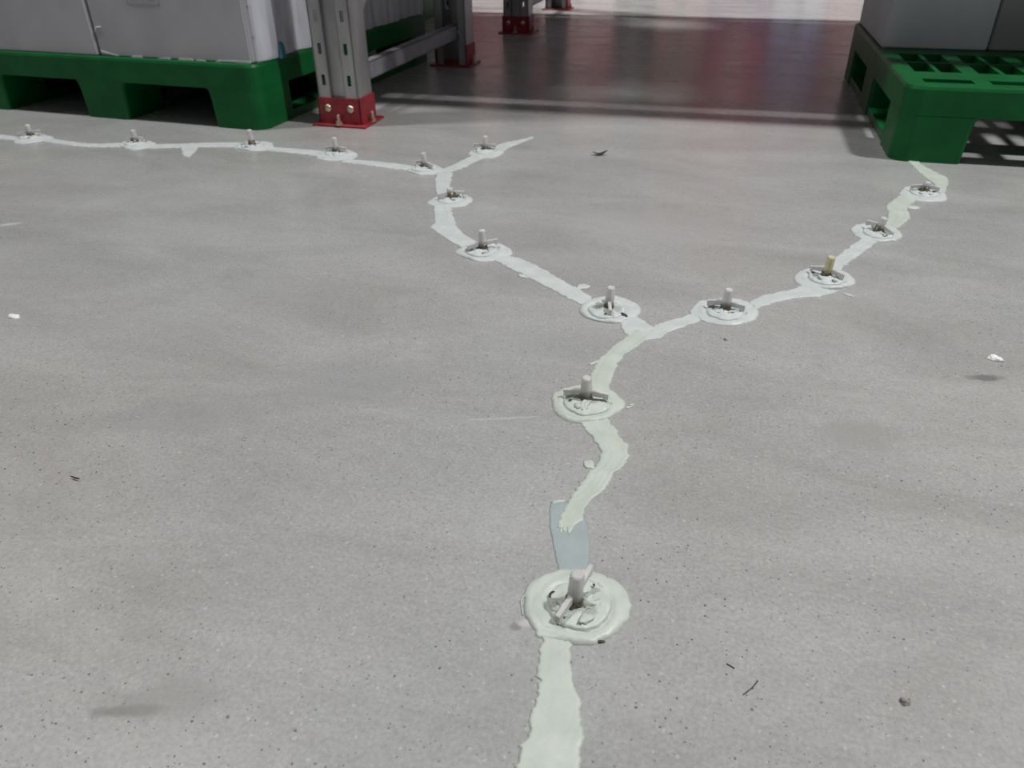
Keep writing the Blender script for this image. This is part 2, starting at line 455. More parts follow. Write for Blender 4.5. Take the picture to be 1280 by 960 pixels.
# ---------------------------------------------------------------- pallet racks
def make_upright(parent, x, y, h, facing, mt=STEEL, w_=.112, d_=.085):
    """facing -1: perforated face towards -y, open side to +y"""
    t = .004
    bm = bmesh.new()
    zs = [0.0, .10]
    z = .10
    while z < h - .1:
        zs += [z + .026, z + .075]
        z += .075
    zs[-1] = h
    yf = y + facing * d_ / 2
    for s in (-1, 1):
        xs = [x + s * w_ / 2, x + s * (w_ / 2 - .015), x + s * (w_ / 2 - .025), x + s * .019]
        if s > 0: xs = xs[::-1]
        def to3(px, pz, side, yf=yf):
            return (px, yf - (0 if side else facing * t), pz)
        plate(bm, xs, zs, lambda i, j: not (i == 1 and j % 2 == 1), to3)
        # side wall and return lip
        xa, xb = sorted((x + s * w_ / 2, x + s * (w_ / 2 - t)))
        ya, yb = sorted((yf, y - facing * d_ / 2))
        box(bm, xa, xb, ya, yb, 0, h)
        xa, xb = sorted((x + s * w_ / 2, x + s * (w_ / 2 - .027)))
        ya, yb = sorted((y - facing * d_ / 2, y - facing * (d_ / 2 - t)))
        box(bm, xa, xb, ya, yb, 0, h)
        # groove wall
        xa, xb = sorted((x + s * .019, x + s * .022))
        ya, yb = sorted((yf, yf - facing * .011))
        box(bm, xa, xb, ya, yb, 0, h)
    ya, yb = sorted((yf - facing * .009, yf - facing * .013))
    box(bm, x - .020, x + .020, ya, yb, 0, h)
    return obj('upright', bm, mt, parent)

def make_foot(parent, x, y, facing):
    w_, d_ = .121, .092
    pl = bbox_obj('base_plate', (x - .076, x + .076, y - .062, y + .062, 0, .006), RED, parent, .0012, 1)
    bm = bmesh.new()
    yf = y + facing * d_ / 2
    ya, yb = sorted((yf, yf - facing * .004))
    box(bm, x - w_ / 2, x + w_ / 2, ya, yb, .006, .07)
    for s in (-1, 1):
        xa, xb = sorted((x + s * w_ / 2, x + s * (w_ / 2 - .004)))
        ya, yb = sorted((yf, y - facing * d_ / 2))
        box(bm, xa, xb, ya, yb, .006, .07)
    sl = obj('foot_sleeve', bm, RED, parent)
    for s in (-1, 1):
        bm = bmesh.new()
        lathe(bm, [(.0105, 0), (.0105, .002), (.0085, .0045), (.0045, .0065), (.001, .007)], 14)
        b = obj('bolt_head', bm, BOLT, sl, True)
        b.location = (x + s * .032, yf, .044)
        b.rotation_euler = (PI / 2 if facing < 0 else -PI / 2, 0, 0)
    for (ax, ay) in ((x + .0, y + facing * .056), (x + .070, y - facing * .0)):
        bm = bmesh.new()
        lathe(bm, [(.011, .006), (.011, .008)], 16)
        lathe(bm, [(.0085, .008), (.0085, .015)], 6)
        lathe(bm, [(.0048, .015), (.0048, .030), (.0035, .032)], 10)
        a = obj('anchor_bolt', bm, BOLT, pl)
        a.location = (ax, ay, 0)

def bar_between(name, p, q, w_, t, mt, parent):
    p, q = Vector(p), Vector(q)
    d = (q - p); n = d.normalized()
    sx = Vector((1, 0, 0)); sv = n.cross(sx).normalized()
    bm = bmesh.new()
    # C channel: web facing +x, two flanges
    def slab(a0, a1, b0, b1):
        rings = []
        for c in (p, q):
            rings.append([c + sx * a + sv * b for a, b in ((a0, b0), (a1, b0), (a1, b1), (a0, b1))])
        loft(bm, rings)
    slab(t / 2 - .003, t / 2, -w_ / 2, w_ / 2)
    slab(-t / 2, t / 2, -w_ / 2, -w_ / 2 + .003)
    slab(-t / 2, t / 2, w_ / 2 - .003, w_ / 2)
    return obj(name, bm, mt, parent)

def rack_frame(x, y0, y1, rz, label, h=2.7):
    root = empty('rack_frame', (x, y0, 0), rz)
    D = y1 - y0
    make_upright(root, 0, 0, h, -1)
    make_upright(root, 0, D, h, 1)
    make_foot(root, 0, 0, -1)
    make_foot(root, 0, D, 1)
    bar_between('horizontal_tie', (.01, .02, .112), (.01, D - .02, .112), .045, .03, STEEL2, root)
    z = .20
    flip = False
    while z + .75 < h:
        a, b = ((.01, .025, z), (.01, D - .025, z + .7)) if not flip else ((.01, D - .025, z), (.01, .025, z + .7))
        bar_between('diagonal_brace', a, b, .024, .024, STEEL, root)
        z += .75; flip = not flip
    for zz in (.112,):
        for yy in (.035, D - .035):
            bm = bmesh.new(); lathe(bm, [(.007, 0), (.007, .005), (.003, .008)], 8)
            b = obj('tie_bolt', bm, BOLT, root); b.location = (.025, yy, zz); b.rotation_euler = (0, PI / 2, 0)
    tag(root, label, 'rack frame', 'rack upright frames')
    return root

RZ = -math.radians(.9)
rack_frame(-.962, 1.925, 2.80, RZ, 'galvanised rack frame with red bolted foot beside the carton pallet')
rack_frame(-.918, 3.60, 4.475, 0, 'galvanised rack frame with red feet standing behind the nearer rack frame')
rack_frame(1.80, 1.925, 2.80, 0, 'galvanised rack frame with red feet beside the pallet of the grey load')
rack_frame(1.80, 3.60, 4.475, 0, 'galvanised rack frame with red feet behind the grey load')

BZ = 1.72
def rack_beam(xa, xb, y, label):
    root = empty('rack_beam', ((xa + xb) / 2, y, BZ))
    hw = (xb - xa) / 2
    bbox_obj('beam_body', (-hw, hw, -.028, .028, 0, .11), ORANGE, root, .004)
    for s in (-1, 1):
        bm = bmesh.new()
        xa_, xb_ = sorted((s * (hw - .004), s * (hw + .001)))
        box(bm, xa_, xb_, -.04, .04, -.04, .15)
        obj('end_connector', bm, ORANGE, root)
    tag(root, label, 'beam', 'rack shelf beams')

def shelf_deck(xa, xb, y0, y1, label):
    root = empty('shelf_deck', ((xa + xb) / 2, (y0 + y1) / 2, BZ + .11))
    hw = (xb - xa) / 2; hd = (y1 - y0) / 2
    n = 6
    for i in range(n):
        a = -hw + 2 * hw * i / n
        bbox_obj('deck_panel', (a + .0006, a + 2 * hw / n - .0006, -hd, hd, 0, .03), STEEL2, root)
    for yy in (-hd + .02, hd - .02):
        bbox_obj('deck_rail', (-hw, hw, yy - .02, yy + .02, .03, .05), STEEL2, root)
    tag(root, label, 'shelf', 'rack shelf decks')
for bay, (xa, xb) in enumerate(((-.85, 1.735), (-3.7, -1.035))):
    nm = ('in the open rack bay', 'over the carton pallet')[bay]
    rack_beam(xa, xb, 1.925, 'orange front shelf beam of the front rack %s' % nm)
    rack_beam(xa, xb, 2.80, 'orange rear shelf beam of the front rack %s' % nm)
    rack_beam(xa, xb, 3.60, 'orange front shelf beam of the rear rack %s' % nm)
    rack_beam(xa, xb, 4.475, 'orange rear shelf beam of the rear rack %s' % nm)
    shelf_deck(xa, xb, 1.968, 3.20, 'grey steel shelf deck on the front rack %s' % nm)
    shelf_deck(xa, xb, 3.21, 4.44, 'grey steel shelf deck on the rear rack %s' % nm)

# ---------------------------------------------------------------- pallets
def make_pallet(name, loc, rz, W, D, label):
    """origin at the near left corner on the floor; W along x, D along y"""
    root = empty(name, loc, rz)
    H = .16; SK = .098; R = .035; LW = .15
    # rounded skirt round the deck
    bm = bmesh.new()
    def ring(ins, z, rad): return [(x, y, z) for x, y in rrect(ins, W - ins, ins, D - ins, [max(rad, .004)] * 4)]
    outer = [ring(0, SK, R), ring(0, H - .008, R), ring(.0025, H - .002, R), ring(.008, H, R - .004)]
    RR = loft(bm, outer, False, False)
    inn = [[bm.verts.new((x, y, z)) for x, y in rrect(.028, W - .028, .028, D - .028, [.012] * 4)] for z in (H, SK)]
    n = len(inn[0])
    for i in range(n):
        j = (i + 1) % n
        bm.faces.new((RR[-1][i], RR[-1][j], inn[0][j], inn[0][i]))
        bm.faces.new((inn[0][i], inn[0][j], inn[1][j], inn[1][i]))
        bm.faces.new((inn[1][i], inn[1][j], RR[0][j], RR[0][i]))
    obj('skirt', bm, GREEN, root)
    # perforated deck
    xs = [.026, .042]
    x = .042
    pair = 0
    colkind = [0]
    while x + .135 < W - .04:
        xs += [x + .045, x + .055, x + .100, x + .134]
        colkind += [1, 2, 1, 0]
        x += .134
    xs.append(W - .026); colkind.append(0)
    ys = [.026, .050, .090, .175, .295, .307, .425]
    rowk = [0, 1, 0, 2, 0, 2]
    mirror = [D - v for v in reversed(ys)]
    if mirror[0] > ys[-1] + .01:
        ys2 = ys + mirror; rowk2 = rowk + [0] + rowk[::-1]
    bm = bmesh.new()
    def solid(i, j):
        c, r = colkind[i], rowk2[j]
        if c == 0 or r == 0: return True
        if r == 1: return False
        return c == 2
    plate(bm, xs, ys2, solid, lambda px, py, s: (px, py, H - .0015 if s else H - .035))
    obj('deck', bm, GREEN, root)
    # three rows of three feet
    xl = [(0, LW), (W / 2 - LW / 2, W / 2 + LW / 2), (W - LW, W)]
    yl = [(0, LW), (D / 2 - LW / 2, D / 2 + LW / 2), (D - LW, D)]
    for i, (xa, xb) in enumerate(xl):
        for j, (ya, yb) in enumerate(yl):
            rad = [.010] * 4
            if i == 0 and j == 0: rad[0] = R
            if i == 2 and j == 0: rad[1] = R
            if i == 2 and j == 2: rad[2] = R
            if i == 0 and j == 2: rad[3] = R
            bm = bmesh.new()
            fx0, fx1 = (.004 if i == 0 else .005), (.004 if i == 2 else .005)
            base = [(x_, y_, 0.0) for x_, y_ in rrect(xa + (0 if i == 0 else .005), xb - (0 if i == 2 else .005), ya, yb, rad)]
            mid = [(x_, y_, SK - .03) for x_, y_ in rrect(xa + (0 if i == 0 else .001), xb - (0 if i == 2 else .001), ya, yb, rad)]
            s1 = [(x_, y_, SK - .010) for x_, y_ in rrect(xa - (0 if i == 0 else .002), xb + (0 if i == 2 else .002), ya, yb, rad)]
            s2 = [(x_, y_, SK + .001) for x_, y_ in rrect(xa - (0 if i == 0 else .009), xb + (0 if i == 2 else .009), ya, yb, rad)]
            loft(bm, [base, mid, s1, s2])
            obj('foot_block', bm, GREEN, root)
    # bottom runners from front to back
    for (xa, xb) in xl:
        for (y0_, y1_) in ((LW - .004, D / 2 - LW / 2 + .004), (D / 2 + LW / 2 - .004, D - LW + .004)):
            bbox_obj('runner', (xa + .004, xb - .004, y0_, y1_, 0, .022), GREEN, root, .003)
    tag(root, label, 'pallet', 'green plastic pallets')
    return root

PLR = -math.radians(3.6)
PLX, PLY = -1.136, 1.786       # near right corner of the carton pallet
c_, s_ = math.cos(PLR), math.sin(PLR)
LPW, LPD = 1.0, 1.08
lpo = (PLX - LPW * c_, PLY - LPW * s_, 0)
make_pallet('plastic_pallet', lpo, PLR, LPW, LPD, 'green plastic pallet under the white cartons by the rack foot')
make_pallet('plastic_pallet', (.381, 1.862, 0), 0, 1.2, 1.01, 'green plastic pallet with a bare slotted front deck and grey load')

# ---------------------------------------------------------------- cartons
def carton(xa, xb, ya, yb, z0, z1, rz, o3, label, extras=None, mt=CARTON, grp='white cartons on the pallet'):
    """local box on a pallet frame: o3 origin of pallet, rz its turn"""
    cx, cy = (xa + xb) / 2, (ya + yb) / 2
    ca, sa = math.cos(rz), math.sin(rz)
    root = empty('carton', (o3[0] + cx * ca - cy * sa, o3[1] + cx * sa + cy * ca, z0), rz)
    hx, hy, hz = (xb - xa) / 2, (yb - ya) / 2, z1 - z0
    bm = bmesh.new()
    box(bm, -hx, hx, -hy, hy, 0, hz)
    bmesh.ops.bevel(bm, geom=list(bm.edges), offset=.003, segments=2, affect='EDGES')
    obj('carton_body', bm, mt, root)
    for s in (-1, 1):
        bm = bmesh.new(); xa_, xb_ = sorted((s * .001, s * (hx - .002)))
        box(bm, xa_, xb_, -hy + .002, hy - .002, hz, hz + .003)
        obj('top_flap', bm, mt, root)
    bbox_obj('tape', (-.025, .025, -hy, hy, hz + .003, hz + .0035), FILM, root)
    if extras: extras(root, hx, hy, hz)
    tag(root, label, 'carton', grp)
    return root

def ex_front(root, hx, hy, hz):
    # torn lower corner, worn bottom edge, printed handling mark, corner flap edge
    def sliver(pts, th=.0012):
        bm = bmesh.new()
        loft(bm, [[(x, -hy - .0004, z) for x, z in pts], [(x, -hy - th, z) for x, z in pts]])
        return obj('torn_edge', bm, CARTON_EDGE, root)
    sliver([(-hx + .004, .014), (-hx + .06, .0015), (-hx + .052, .001), (-hx + .004, .009)])
    rnd = random.Random(5)
    x = -hx + .10
    while x < hx - .03:
        l = rnd.uniform(.015, .05)
        sliver([(x, .0), (x + l, .0), (x + l * .9, rnd.uniform(.002, .005)), (x + .003, rnd.uniform(.0015, .004))])
        x += l + rnd.uniform(.0, .05)
    sliver([(hx - .10, .002), (hx - .003, .001), (hx - .003, .006), (hx - .1, .0055)])
    bm = bmesh.new()
    pts = [(-hx + .003, -hy - .0012, .058), (-hx + .006, -hy - .0012, .066), (-hx + .013, -hy - .0012, .070), (-hx + .026, -hy - .0012, .071)]
    tube_path(bm, pts, .0011, 5)
    obj('torn_edge', bm, CARTON_EDGE, root)
    # printed handling mark: an outlined box with symbols, faded blue ink
    bm = bmesh.new()
    def ink(xa, xb, za, zb): box(bm, xa, xb, -hy - .0006, -hy - .0001, za, zb)
    mx0, mx1, mz0, mz1 = -.105, -.005, .125, .205
    ink(mx0, mx1, mz0, mz0 + .0035); ink(mx0, mx1, mz1 - .0035, mz1)
    ink(mx0, mx0 + .0035, mz0, mz1); ink(mx1 - .0035, mx1, mz0, mz1)
    ink(-.056, -.0525, mz0, mz1)
    ink(-.09, -.075, mz0 + .012, mz0 + .05); ink(-.095, -.070, mz0 + .05, mz0 + .055)
    ink(-.04, -.02, mz0 + .012, mz0 + .016); ink(-.032, -.028, mz0 + .016, mz0 + .05)
    obj('printed_handling_mark', bm, INK, root)

def ex_side(root, hx, hy, hz):
    ex_front(root, hx, hy, hz)
    for z in (.055, .125):      # two staples / nicks at the corner
        b = bbox_obj('staple', (hx, hx + .0015, -hy + .018, -hy + .034, z, z + .004), STEEL2, root)
        b.rotation_euler = (0, 0, 0)

Z0 = .1602
gap = .003
seam = .515
o3 = lpo
carton(seam + gap, LPW - .012, .016, .30, Z0, Z0 + .46, PLR, o3, 'white carton with a torn lower corner and faded blue print', ex_side)
carton(.012, seam - gap, .012, .30, Z0, Z0 + .46, PLR, o3, 'plain white carton left of the one with faded blue print')
carton(seam + gap, LPW - .013, .306, .60, Z0, Z0 + .46, PLR, o3, 'white carton behind the printed carton, next to the rack upright')
carton(seam + gap, LPW - .013, .606, 1.05, Z0, Z0 + .46, PLR, o3, 'white carton on the back of the pallet beside the rack tie')
carton(.012, seam - gap, .306, .62, Z0, Z0 + .46, PLR, o3, 'white carton hidden in the middle of the pallet')
carton(.012, seam - gap, .626, 1.05, Z0, Z0 + .46, PLR, o3, 'white carton hidden at the back of the pallet')

# stretch film hanging over the right sides, gathered into folds
def film_sheet(parent_o3, rz, x, y0, y1, z0, z1, label, seed):
    ca, sa = math.cos(rz), math.sin(rz)
    root_loc = (parent_o3[0] + x * ca - y0 * sa, parent_o3[1] + x * sa + y0 * ca, z0)
    bm = bmesh.new()
    n, mrows = 90, 8
    rnd = random.Random(seed)
    ph = [rnd.uniform(0, 6) for _ in range(4)]
    G_ = []
    for i in range(n + 1):
        y = (y1 - y0) * i / n
        row = []
        for j in range(mrows + 1):
            z = (z1 - z0) * j / mrows
            a = y + .06 * (z / .4) * math.sin(y * 9 + ph[3])
            f = .5 + .5 * math.sin(a * 48 + ph[0]) * math.sin(a * 21 + ph[1])
            row.append(bm.verts.new((.004 + .016 * f + .0015 * math.sin(a * 130 + ph[2]), y, z + .002)))
        G_.append(row)
    for i in range(n):
        for j in range(mrows):
            bm.faces.new((G_[i][j], G_[i + 1][j], G_[i + 1][j + 1], G_[i][j + 1]))
    o = obj('stretch_film', bm, FILM, None, True)
    o.location = root_loc; o.rotation_euler = (0, 0, rz)
    tag(o, label, 'film', 'stretch film')
film_sheet(o3, PLR, LPW - .0115, .020, 1.05, Z0, Z0 + .44, 'clear stretch film in vertical folds over the cartons behind the rack upright', 3)
bm = bmesh.new()
loft(bm, [[(0, y, z) for y, z in ((-.012, 0), (.012, 0), (.011, .020), (.006, .036), (0, .040), (-.006, .036), (-.011, .020))],
          [(.006, y * .8, z) for y, z in ((-.012, 0), (.012, 0), (.011, .020), (.006, .034), (0, .037), (-.006, .034), (-.011, .020))]])
t_ = obj('edge_clip', bm, TEAL)
yy = .118; xx = LPW + .010
t_.location = (o3[0] + xx * c_ - yy * s_, o3[1] + xx * s_ + yy * c_, Z0 - .0005); t_.rotation_euler = (0, 0, PLR)
tag(t_, 'small teal plastic clip standing against the side of the printed carton', 'clip')

npo = (-3.20, 1.84, 0)
make_pallet('plastic_pallet', npo, 0, 1.0, 1.03, 'green plastic pallet next to the carton pallet, away from the rack frame')
carton(.02, .495, .02, 1.0, Z0, Z0 + .46, 0, npo, 'white carton on the neighbouring pallet, outer side', None, CARTON, 'white cartons on the neighbouring pallet')
carton(.505, .98, .02, 1.0, Z0, Z0 + .46, 0, npo, 'white carton on the neighbouring pallet, side of the plain carton', None, CARTON, 'white cartons on the neighbouring pallet')
rpo = (-2.47, 3.45, 0)  # unseen pallet load added to keep light out of the carton pallet's openings
make_pallet('plastic_pallet', rpo, 0, 1.0, 1.03, 'unseen green plastic pallet added in the rear rack behind the carton pallet')
carton(.02, .495, .02, 1.0, Z0, Z0 + .46, 0, rpo, 'white carton on the added rear rack pallet, outer side', None, CARTON, 'white cartons on the added rear pallet')
carton(.505, .98, .02, 1.0, Z0, Z0 + .46, 0, rpo, 'white carton on the added rear rack pallet, side of the rack frame', None, CARTON, 'white cartons on the added rear pallet')

# grey load on the far half of the right pallet
o4 = (.381, 1.862, 0)
def ex_grey(root, hx, hy, hz):
    bbox_obj('corner_post', (-hx - .002, -hx + .045, -hy - .003, -hy + .001, 0, hz), STEEL2, root)
carton(.012, .266, .500, .985, Z0, Z0 + .62, 0, o4, 'tall grey wrapped carton at the back of the slotted pallet', None, GREYLOAD, 'grey cartons on the slotted pallet')
carton(.270, .85, .506, .985, Z0, Z0 + .62, 0, o4, 'darker grey wrapped carton right of the tall grey one', None,
       noisy(mat('dark_grey_carton', (.2, .2, .2), .5), (.24, .25, .25), (.30, .31, .31), 5, 4), 'grey cartons on the slotted pallet')

# ---------------------------------------------------------------- goods across the far aisle (seen mirrored in the floor)
CM = {}
for nm, c in dict(red=(.42, .05, .06), maroon=(.22, .05, .06), blue=(.08, .09, .25), white=(.75, .73, .75), brown=(.25, .14, .11), black=(.05, .05, .055), pink=(.6, .36, .38), grey=(.2, .2, .2)).items():
    c = tuple(x * .78 for x in c)
    CM[nm] = noisy(mat('carton_' + nm, c, .55), tuple(x * .9 for x in c), tuple(min(1, x * 1.1) for x in c), 8, 3)
def far_box(x0, x1, z0, z1, colr, label, y=7.4, d=.7, print_=None):
    root = empty('goods_carton', ((x0 + x1) / 2, y + d / 2, z0))
    hx = (x1 - x0) / 2 - .008; h = z1 - z0 - .002
    bbox_obj('carton_body', (-hx, hx, -d / 2, d / 2, 0, h), CM[colr], root, .004, 1)
    if print_:
        bbox_obj('label', (-hx * .5, hx * .45, -d / 2 - .002, -d / 2, h * .55, h * .7), CM[print_], root)
        bbox_obj('label', (-hx * .3, hx * .3, -d / 2 - .002, -d / 2, h * .25, h * .33), CM[print_], root)
    else:
        bbox_obj('tape', (-.03, .03, -d / 2 - .002, -d / 2, 0, h), CM['grey'], root)
    tag(root, label, 'carton', 'goods across the far aisle')
COLS = [(-3.4, -2.5, 'brown grey maroon'), (-2.5, -1.75, 'black red grey'), (-1.68, -1.0, 'white red grey'), (-1.0, -.68, 'black black grey'), (-.66, -.2, 'pink brown maroon'),
        (-.2, .32, 'blue red maroon'), (.32, .75, 'white blue maroon'), (.75, 1.3, 'pink maroon black'), (1.3, 2.1, 'blue black maroon'), (2.1, 3.1, 'brown grey black')]
NTH = ['first', 'second', 'third', 'fourth', 'fifth', 'sixth', 'seventh', 'eighth', 'ninth', 'tenth']
for k, (x0, x1, cs) in enumerate(COLS):
    z = 0.0
    for q, cname in enumerate(cs.split()):
        hgt = (.42, .62, .75)[q] + .06 * ((k * 7 + q * 3) % 3 - 1)
        far_box(x0, x1, z, z + hgt, cname, '%s carton, %s layer of the %s stack across the far aisle' % (cname, ('bottom', 'middle', 'top')[q], NTH[k]), print_='white' if cname in ('red', 'maroon') else None)
        z += hgt

# unseen loads added on the shelf level to block light from the rear lamps
SHZ = BZ + .11 + .0302
for k, (xa, xb, colr) in enumerate(((-.82, -.02, 'white'), (.02, .80, 'pink'), (.84, 1.70, 'white'), (-2.02, -1.08, 'white'), (-2.9, -2.06, 'brown'))):
    for q, (ya, yb, wh) in enumerate(((2.02, 3.14, 'front'), (3.26, 4.38, 'rear'))):
        root = empty('blocking_shelf_load', ((xa + xb) / 2, (ya + yb) / 2, SHZ))
        hx, hy = (xb - xa) / 2, (yb - ya) / 2
        for r in range(3):
            bbox_obj('carton_layer', (-hx, hx, -hy + .045, hy - .045, .52 * r + .0202, .52 * r + .5395), CM[colr], root, .006, 1)
        bbox_obj('slip_sheet', (-hx, hx, -hy + .045, hy - .045, .02, .0201), CM['brown'], root)
        tag(root, 'unseen block of %s cartons added on the shelf, %s of the %s rack' % (colr, ('first from the carton pallet', 'middle', 'last over the grey load', 'over the carton pallet', 'outermost')[k], wh), 'cartons', 'unseen carton blocks added on the shelf level')

# ---------------------------------------------------------------- crack sealing putty
def catmull(pts, step):
    P_ = [Vector(p) for p in pts]
    P_ = [P_[0] * 2 - P_[1]] + P_ + [P_[-1] * 2 - P_[-2]]
    out = []
    for i in range(1, len(P_) - 2):
        a, b, c, d = P_[i - 1:i + 3]
        n = max(2, int((c - b).length / step))
        for k in range(n):
            t = k / n
            out.append(.5 * ((2 * b) + (c - a) * t + (2 * a - 5 * b + 4 * c - d) * t * t + (3 * b - a - 3 * c + d) * t ** 3))
    out.append(P_[-2])
    return out

def resample(pts, n):
    L = [0]
    for a, b in zip(pts, pts[1:]): L.append(L[-1] + (b - a).length)
    out = []; j = 0
    for i in range(n):
        s = L[-1] * i / (n - 1)
        while j < len(L) - 2 and L[j + 1] < s: j += 1
        t = (s - L[j]) / max(1e-9, L[j + 1] - L[j])
        out.append(pts[j].lerp(pts[j + 1], min(1, max(0, t))))
    return out

def make_strip(key, mt, label, thick=.0016, jag=.0016, ragged=1.0):
    A, B_ = STRIPS[key]
    A = [Vector((x / 1000, y / 1000)) for x, y in A]; B_ = [Vector((x / 1000, y / 1000)) for x, y in B_]
    A, B_ = catmull(A, .003), catmull(B_, .003)
    ln = sum((b - a).length for a, b in zip(A, A[1:]))
    n = max(8, int(ln / .0022))
    A, B_ = resample(A, n), resample(B_, n)
    org = (A[n // 2] + B_[n // 2]) / 2
    sd = hash_(key)
    m_ = 20
    bm = bmesh.new()
    top = []
    for i in range(n):
        wv = (B_[i] - A[i]); wl = wv.length; wn = wv / max(wl, 1e-6)
        ja = jag * (.7 * noise.noise((i * 1.3, sd, 13)) + 1.1 * noise.noise((i * .16, sd, 0)) + .8 * noise.noise((i * .55, sd, 3)) + .9 * max(0, noise.noise((i * .30, sd, 8)) - .25) * 3)
        jb = jag * (.7 * noise.noise((i * 1.3, sd, 17)) + 1.1 * noise.noise((i * .16, sd, 5)) + .8 * noise.noise((i * .55, sd, 7)) + .9 * max(0, noise.noise((i * .30, sd, 11)) - .25) * 3)
        a = A[i] - wn * ja; b = B_[i] + wn * jb
        endt = min(1, min(i, n - 1 - i) / 3)
        row = []
        for j in range(m_ + 1):
            t = j / m_
            p = a.lerp(b, t)
            de = min(i, n - 1 - i)
            if de < 6 and n > 20:
                tg = (A[min(i + 1, n - 1)] - A[max(i - 1, 0)]).normalized() * (1 if i > n / 2 else -1)
                p = p + tg * .0055 * (noise.noise((t * 5, sd, 21.0)) + .7 * noise.noise((t * 31, sd, 22.0))) * (1 - de / 6) * ragged
            edge = min(1, min(t, 1 - t) * wl / .0022)
            prof = .25 + .75 * math.sqrt(max(0, edge))
            streak = .42 * noise.noise((t * 9, i * .012, sd)) + .3 * noise.noise((t * 22, i * .03, sd + 4)) + .25 * noise.noise((p.x * 60, p.y * 60, sd))
            z = thick * (prof * (1 + .8 * streak)) * (.4 + .6 * endt)
            row.append(bm.verts.new((p.x - org.x, p.y - org.y, max(.0003, z))))
        top.append(row)
    bot = [[bm.verts.new((v.co.x, v.co.y, 0)) for v in (r[0], r[-1])] for r in top]
    for i in range(n - 1):
        for j in range(m_):
            bm.faces.new((top[i][j], top[i][j + 1], top[i + 1][j + 1], top[i + 1][j]))
        bm.faces.new((top[i][0], top[i + 1][0], bot[i + 1][0], bot[i][0]))
        bm.faces.new((top[i][-1], bot[i][1], bot[i + 1][1], top[i + 1][-1]))
    for i, flip in ((0, 1), (n - 1, 0)):
        bm.faces.new([bot[i][0]] + top[i] + [bot[i][1]])
    o = obj('putty_strip', bm, mt, None, True)
    o.location = (org.x, org.y, 0)
    tag(o, label, 'putty strip', 'putty strips over the floor crack')

def hash_(s):
    return float(sum((i + 1) * ord(c) for i, c in enumerate(s)) % 97)

W_, C_ = PUTTY, PUTTY_C
for key, mt, label in (
    ('grey', PUTTY_G, 'grey-blue putty strip behind the biggest round patch'),
    ('S1', W_, 'widest pale putty strip, running on from the biggest round patch'),
    ('S2', W_, 'S-curved pale green putty strip with a ragged end over the grey-blue strip'),
    ('S3', W_, 'pale green putty strip from the three-way fork down to a round patch'),
    ('J762', C_, 'short putty strip between the fork and the port with a black slot'),
    ('S4', C_, 'short putty strip from the fork towards the slotted pallet branch'),
    ('S5', C_, 'cool white putty strip leading to the port with the yellowed tube'),
    ('S6', C_, 'putty strip climbing from the yellowed port to the bent-arm port'),
    ('S7', W_, 'ragged yellowish putty strip between the last two ports before the slotted pallet'),
    ('S8', W_, 'hooked putty strip vanishing under the slotted green pallet'),
    ('S9', C_, 'long diagonal putty strip ending at the port with a black slot'),
    ('S10', C_, 'wide bent putty strip with a notch on its outer side'),
    ('S11', C_, 'short wide putty strip just below the small fork'),
    ('S12', C_, 'tiny putty strip joining a port to the small fork'),
    ('S13', C_, 'thin putty strip with chipped edge, nearest the red rack foot'),
    ('S14', C_, 'thin straight putty strip in front of the pallet corner'),
    ('S15', C_, 'thin putty strip in front of the pallet with a square dab below it'),
    ('dab', C_, 'square dab of putty hanging off a thin strip before the pallet'),
    ('S16', C_, 'thin putty strip in front of the pallet middle foot'),
    ('S17', C_, 'thin putty strip at the outer end before the carton pallet'),
    ('S18', C_, 'putty strip from the small fork to the spur port'),
    ('S19', C_, 'tapering putty strip, the loose end of the spur towards the rack bay'),
):
    far = key in ('S12', 'S13', 'S14', 'S15', 'S16', 'S17', 'S18', 'S19', 'dab')
    make_strip(key, mt, label, .0008 if key == 'grey' else .0018, .0012 if key == 'grey' else (.0030 if far else .0028), 1.6 if key == 'S2' else 1.0)

